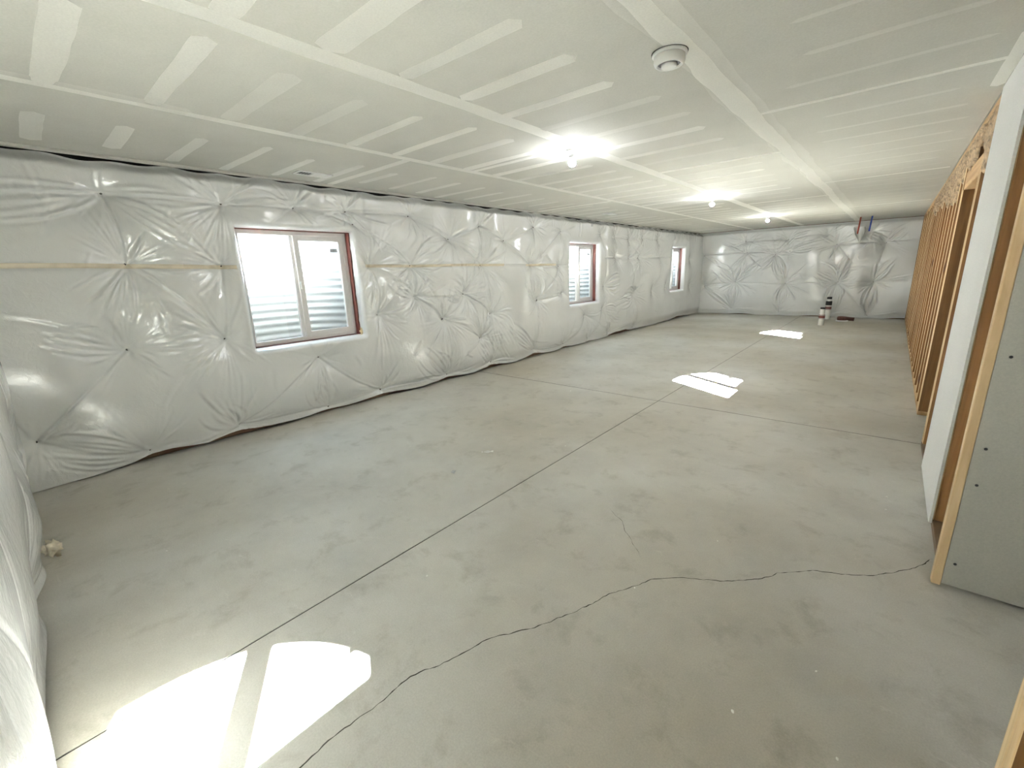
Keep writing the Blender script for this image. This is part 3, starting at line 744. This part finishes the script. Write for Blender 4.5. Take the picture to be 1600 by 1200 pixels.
# ------------------------------------------------------------------ ceiling fixtures
def bulb_fixture():
    o = empty('bulb_fixture', (0, 0, H))
    bm = bmesh.new(); lathe(bm, [(0.057, 0), (0.057, -0.008), (0.050, -0.016), (0.028, -0.024), (0.026, -0.050), (0.020, -0.052)], 28)
    fin(bm, 'lampholder', M['white'], o, True)
    bm = bmesh.new(); lathe(bm, [(0.0135, -0.050), (0.0145, -0.066), (0.020, -0.073), (0.0285, -0.081), (0.0318, -0.088)], 24, cap=False); fin(bm, 'bulb_collar', M['white'], o, True)
    bm = bmesh.new(); lathe(bm, [(0.033 * math.cos(t), -0.096 - 0.033 * math.sin(t)) for t in (-0.25, 0.0, 0.3, 0.6, 0.9, 1.2, 1.45)], 20); fin(bm, 'bulb', M['bulb'], o, True)
    return o
b0 = bulb_fixture()
lab = ['lit bare bulb on the ceiling nearest the camera', 'lit bare bulb in the middle of the ceiling row', 'lit bare bulb on the ceiling nearest the far wall', 'added unseen bulb in the side hall, lighting the grey partition board']
for i, (x, y) in enumerate(((-2.20, 3.42), (-2.20, 7.23), (-2.20, 11.03), (1.30, 0.20))):  # the last bulb is added out of view to brighten the grey board
    o = b0 if i == 0 else copy_tree(b0)
    o.location = (x, y, H - 0.001); tag(o, lab[i], 'light bulb', 'bare ceiling bulbs')

sm = tag(empty('smoke_detector', (-0.945, 2.31, H - 0.001)), 'round white smoke detector on the ceiling beside a wide taped joint', 'smoke detector')
bm = bmesh.new(); lathe(bm, [(0.078, 0), (0.080, -0.006), (0.078, -0.012), (0.070, -0.013)], 40); fin(bm, 'mounting_base', M['white'], sm, True)
bm = bmesh.new(); lathe(bm, [(0.068, -0.014), (0.070, -0.015), (0.071, -0.036), (0.067, -0.048), (0.060, -0.053), (0.053, -0.053), (0.052, -0.044)], 40); fin(bm, 'housing', M['white'], sm, True)
bm = bmesh.new(); lathe(bm, [(0.0515, -0.0425), (0.0515, -0.0445)], 40); fin(bm, 'vent_gap', M['black'], sm)
bm = bmesh.new(); lathe(bm, [(0.036, -0.045), (0.036, -0.058), (0.031, -0.0625), (0.01, -0.064)], 36); fin(bm, 'test_button', M['white'], sm, True)
bm = bmesh.new(); lathe(bm, [(0.083, 0.0005), (0.083, -0.0015)], 40); fin(bm, 'gasket', M['dark'], sm)

def register():
    o = empty('ceiling_register', (0, 0, H))
    bm = bmesh.new()
    x, y = 0.075, 0.165
    for q in ((-x, x, -y, -y + 0.02), (-x, x, y - 0.02, y), (-x, -x + 0.02, -y + 0.02, y - 0.02), (x - 0.02, x, -y + 0.02, y - 0.02)): box(bm, *q, -0.008, 0)
    box(bm, -x + 0.02, x - 0.02, -0.012, 0.012, -0.007, 0)
    fin(bm, 'frame', M['white'], o)
    boxo('duct_throat', M['black'], o, -x + 0.02, x - 0.02, -y + 0.02, y - 0.02, -0.001, -0.0004)
    for s in (-1, 1):
        for k in range(5):
            bm = bmesh.new(); box(bm, -x + 0.021, x - 0.021, -0.009, 0.009, -0.0005, 0.0005)
            bmesh.ops.rotate(bm, verts=bm.verts, cent=(0, 0, 0), matrix=Matrix.Rotation(-0.5 * s, 3, 'X'))
            bmesh.ops.translate(bm, verts=bm.verts, vec=(0, s * (0.028 + 0.026 * k), -0.006)); fin(bm, 'slat', M['white'], o)
    return o
r0 = register()
for i, (x, y) in enumerate(((-4.36, 2.24), (-4.10, 7.65))):
    o = r0 if i == 0 else copy_tree(r0)
    o.location = (x, y, H - 0.001)
    tag(o, ['white ceiling register above the nearest window', 'small white ceiling register above the middle window'][i], 'air vent', 'ceiling registers')

# ------------------------------------------------------------------ plumbing at the far end
def tube(bm, p, q, r, n=14):
    p, q = Vector(p), Vector(q); d = q - p; L = d.length
    mt = Matrix.Translation((p + q) / 2) @ d.to_track_quat('Z', 'Y').to_matrix().to_4x4()
    bmesh.ops.create_cone(bm, cap_ends=True, segments=n, radius1=r, radius2=r, depth=L, matrix=mt)
for nm, x, zz, mm, lb in (('water_pipe', -0.79, 2.10, 'red', 'red water pipe stub hanging from the ceiling by the far wall'), ('water_pipe', -0.58, 2.14, 'blue', 'blue water pipe stub hanging from the ceiling by the far wall')):
    bm = bmesh.new(); tube(bm, (x + 0.02, 13.6, H + 0.012), (x, 13.6, zz), 0.016, 12)
    bmesh.ops.bevel(bm, geom=[e for e in bm.edges if e.calc_face_angle(0) > 1], offset=0.003, segments=2, affect='EDGES')
    o = fin(bm, nm, M[mm], None, True); tag(o, lb, 'pipe')

def stub(loc, segs, label):
    o = tag(empty('drain_stub', loc), label, 'drain pipe', 'drain stubs rising from the slab')
    for nm, z0, z1, r, mm in segs:
        bm = bmesh.new(); lathe(bm, [(r * 0.97, z0), (r, z0 + 0.006), (r, z1 - 0.006), (r * 0.93, z1)], 20); fin(bm, nm, M[mm], o, True)
        if nm == 'coupling':
            c = o.children[-1]
            for zc in (z0 + 0.015, z1 - 0.015):
                bm = bmesh.new(); lathe(bm, [(r + 0.004, zc - 0.006), (r + 0.004, zc + 0.006)], 20); fin(bm, 'hose_clamp', M['zinc'], c)
    return o
stub((-1.19, 12.9, 0), [('pipe', 0, 0.17, 0.058, 'pvc'), ('coupling', 0.155, 0.25, 0.066, 'maroon'), ('riser', 0.245, 0.39, 0.048, 'pvc'), ('cap', 0.385, 0.425, 0.052, 'black')], 'shorter white drain stub with a maroon coupling, nearer the camera')
stub((-1.21, 14.35, 0), [('pipe', 0, 0.27, 0.066, 'pvc'), ('coupling', 0.25, 0.34, 0.072, 'maroon'), ('collar', 0.335, 0.37, 0.068, 'pvc'), ('adapter', 0.365, 0.47, 0.072, 'black'), ('riser', 0.465, 0.53, 0.034, 'pvc'), ('cap', 0.525, 0.58, 0.055, 'black')], 'taller white drain stub with black adapter, close to the far wall')
o = tag(empty('drain_cleanout', (-0.85, 13.9, 0)), 'low rusty drain cleanout with a white collar on the slab by the drain stubs', 'drain')
bm = bmesh.new(); lathe(bm, [(0.13, 0), (0.13, 0.03), (0.11, 0.035)], 24); fin(bm, 'collar', M['pvc'], o, True)
bm = bmesh.new(); lathe(bm, [(0.105, 0.033), (0.11, 0.09), (0.095, 0.12), (0.03, 0.125)], 20); fin(bm, 'plug', M['rust'], o, True)
bm = bmesh.new(); tube(bm, (0.08, 0, 0.075), (0.24, 0.02, 0.06), 0.045); fin(bm, 'side_outlet', M['rust'], o, True)

# ------------------------------------------------------------------ scraps on the floor
def scrap(name, loc, sx, sy, rz, mm, label, cat, seed, curl=0.02, group=None):
    r = random.Random(seed); n, k = 9, 5; P = np.zeros((n, k, 3))
    for i in range(n):
        for j in range(k):
            a, b = i / (n - 1) - 0.5, j / (k - 1) - 0.5
            wob = 1 + 0.35 * math.sin(7 * a + r.uniform(-0.5, 0.5))
            P[i, j] = (a * sx + r.uniform(-0.03, 0.03) * sx, b * sy * wob, 0.002 + curl * (abs(math.sin(5 * a + 2 * b + seed)) + r.uniform(0, 0.3)) * 0.6)
    P[..., 2] -= P[..., 2].min() - 0.0008
    o = link(name, grid_mesh(name, P), None, M[mm])
    md = o.modifiers.new('thick', 'SOLIDIFY'); md.thickness = 0.0012; md.offset = 1
    o.location = loc; o.rotation_euler = (0, 0, rz)
    return tag(o, label, cat, group)
scrap('paper_scrap', (-2.46, 2.49, 0), 0.10, 0.03, 0.75, 'paper', 'torn white paper scrap lying on the slab left of the long saw cut', 'paper', 1)
scrap('paper_curl', (-2.40, 2.04, 0), 0.035, 0.03, 0.2, 'sticker', 'small grey curl of paper on the slab left of the long saw cut', 'paper', 2, 0.03)
bm = bmesh.new(); bmesh.ops.create_icosphere(bm, subdivisions=3, radius=1)
for w_ in bm.verts:
    n = w_.co.normalized(); s = 1 + 0.35 * math.sin(6 * n.x + 1) * math.sin(5 * n.y) + 0.25 * math.sin(13 * n.z + 9 * n.x) + 0.12 * math.sin(23 * n.y + 17 * n.z)
    w_.co = Vector((0.036 * n.x * s, 0.036 * n.y * s, 0.036 + 0.040 * n.z * s))
zmin = min(w_.co.z for w_ in bm.verts)
for w_ in bm.verts: w_.co.z -= zmin
o = fin(bm, 'insulation_tuft', M['fluff'], None, True); o.location = (-3.46, -0.075, 0)
tag(o, 'cream insulation tuft on the slab against the near plastic wall', 'insulation')

bm = bmesh.new(); bmesh.ops.create_icosphere(bm, subdivisions=1, radius=1)
for w_ in bm.verts: w_.co = Vector((w_.co.x * (1 + 0.3 * rnd.uniform(-1, 1)), w_.co.y * 0.6, 0.35 * (w_.co.z + 1)))
zmin = min(w_.co.z for w_ in bm.verts)
for w_ in bm.verts: w_.co.z -= zmin
crumb_me = bpy.data.meshes.new('drywall_crumb'); bm.to_mesh(crumb_me); bm.free(); crumb_me.materials.append(M['paper'])
CR = [(0.16, 3.50, 8), (0.16, 3.30, 8), (-0.22, 1.36, 9), (-0.02, 1.72, 6), (0.07, 1.40, 7), (-0.75, 1.72, 6), (-1.62, 1.15, 8), (-2.0, 3.0, 7), (-2.35, 3.1, 6), (0.24, 1.12, 10), (-2.95, 4.55, 12), (-3.0, 0.35, 6), (-0.55, 2.35, 5), (-2.7, 2.7, 5)]
CL = ['white drywall crumb beside the foot of the white board, farther of the pair', 'white drywall crumb beside the foot of the white board, nearer of the pair', 'white crumb on the slab nearer the camera than the long crack, largest there', 'white crumb on the slab close below the middle of the long crack', 'white crumb on the slab between the long crack and the grey partition board',
      'white crumb just beyond the long crack at its steep middle stretch', 'white crumb between the nearest sun patch and the long crack', 'white crumb right beside the long saw cut, left of the short crack', 'white crumb in the open slab left of the saw cut, beyond the paper scrap', 'white crumb in front of the grey partition board, nearest its foot',
      'flat white crumb on the slab by the crossing saw cut, toward the left wall', 'white crumb on the slab near the cream insulation tuft', 'white crumb on the slab between the short crack and the white board', 'white crumb on the slab just behind the torn paper scrap']
for k, (x, y, s) in enumerate(CR):
    o = link('drywall_crumb', crumb_me); o.location = (x, y, 0.0002); o.rotation_euler = (0, 0, rnd.uniform(0, 3)); q = s * 0.001; o.scale = (q, q, q * 0.8)
    tag(o, CL[k], 'debris', 'drywall crumbs on the slab')
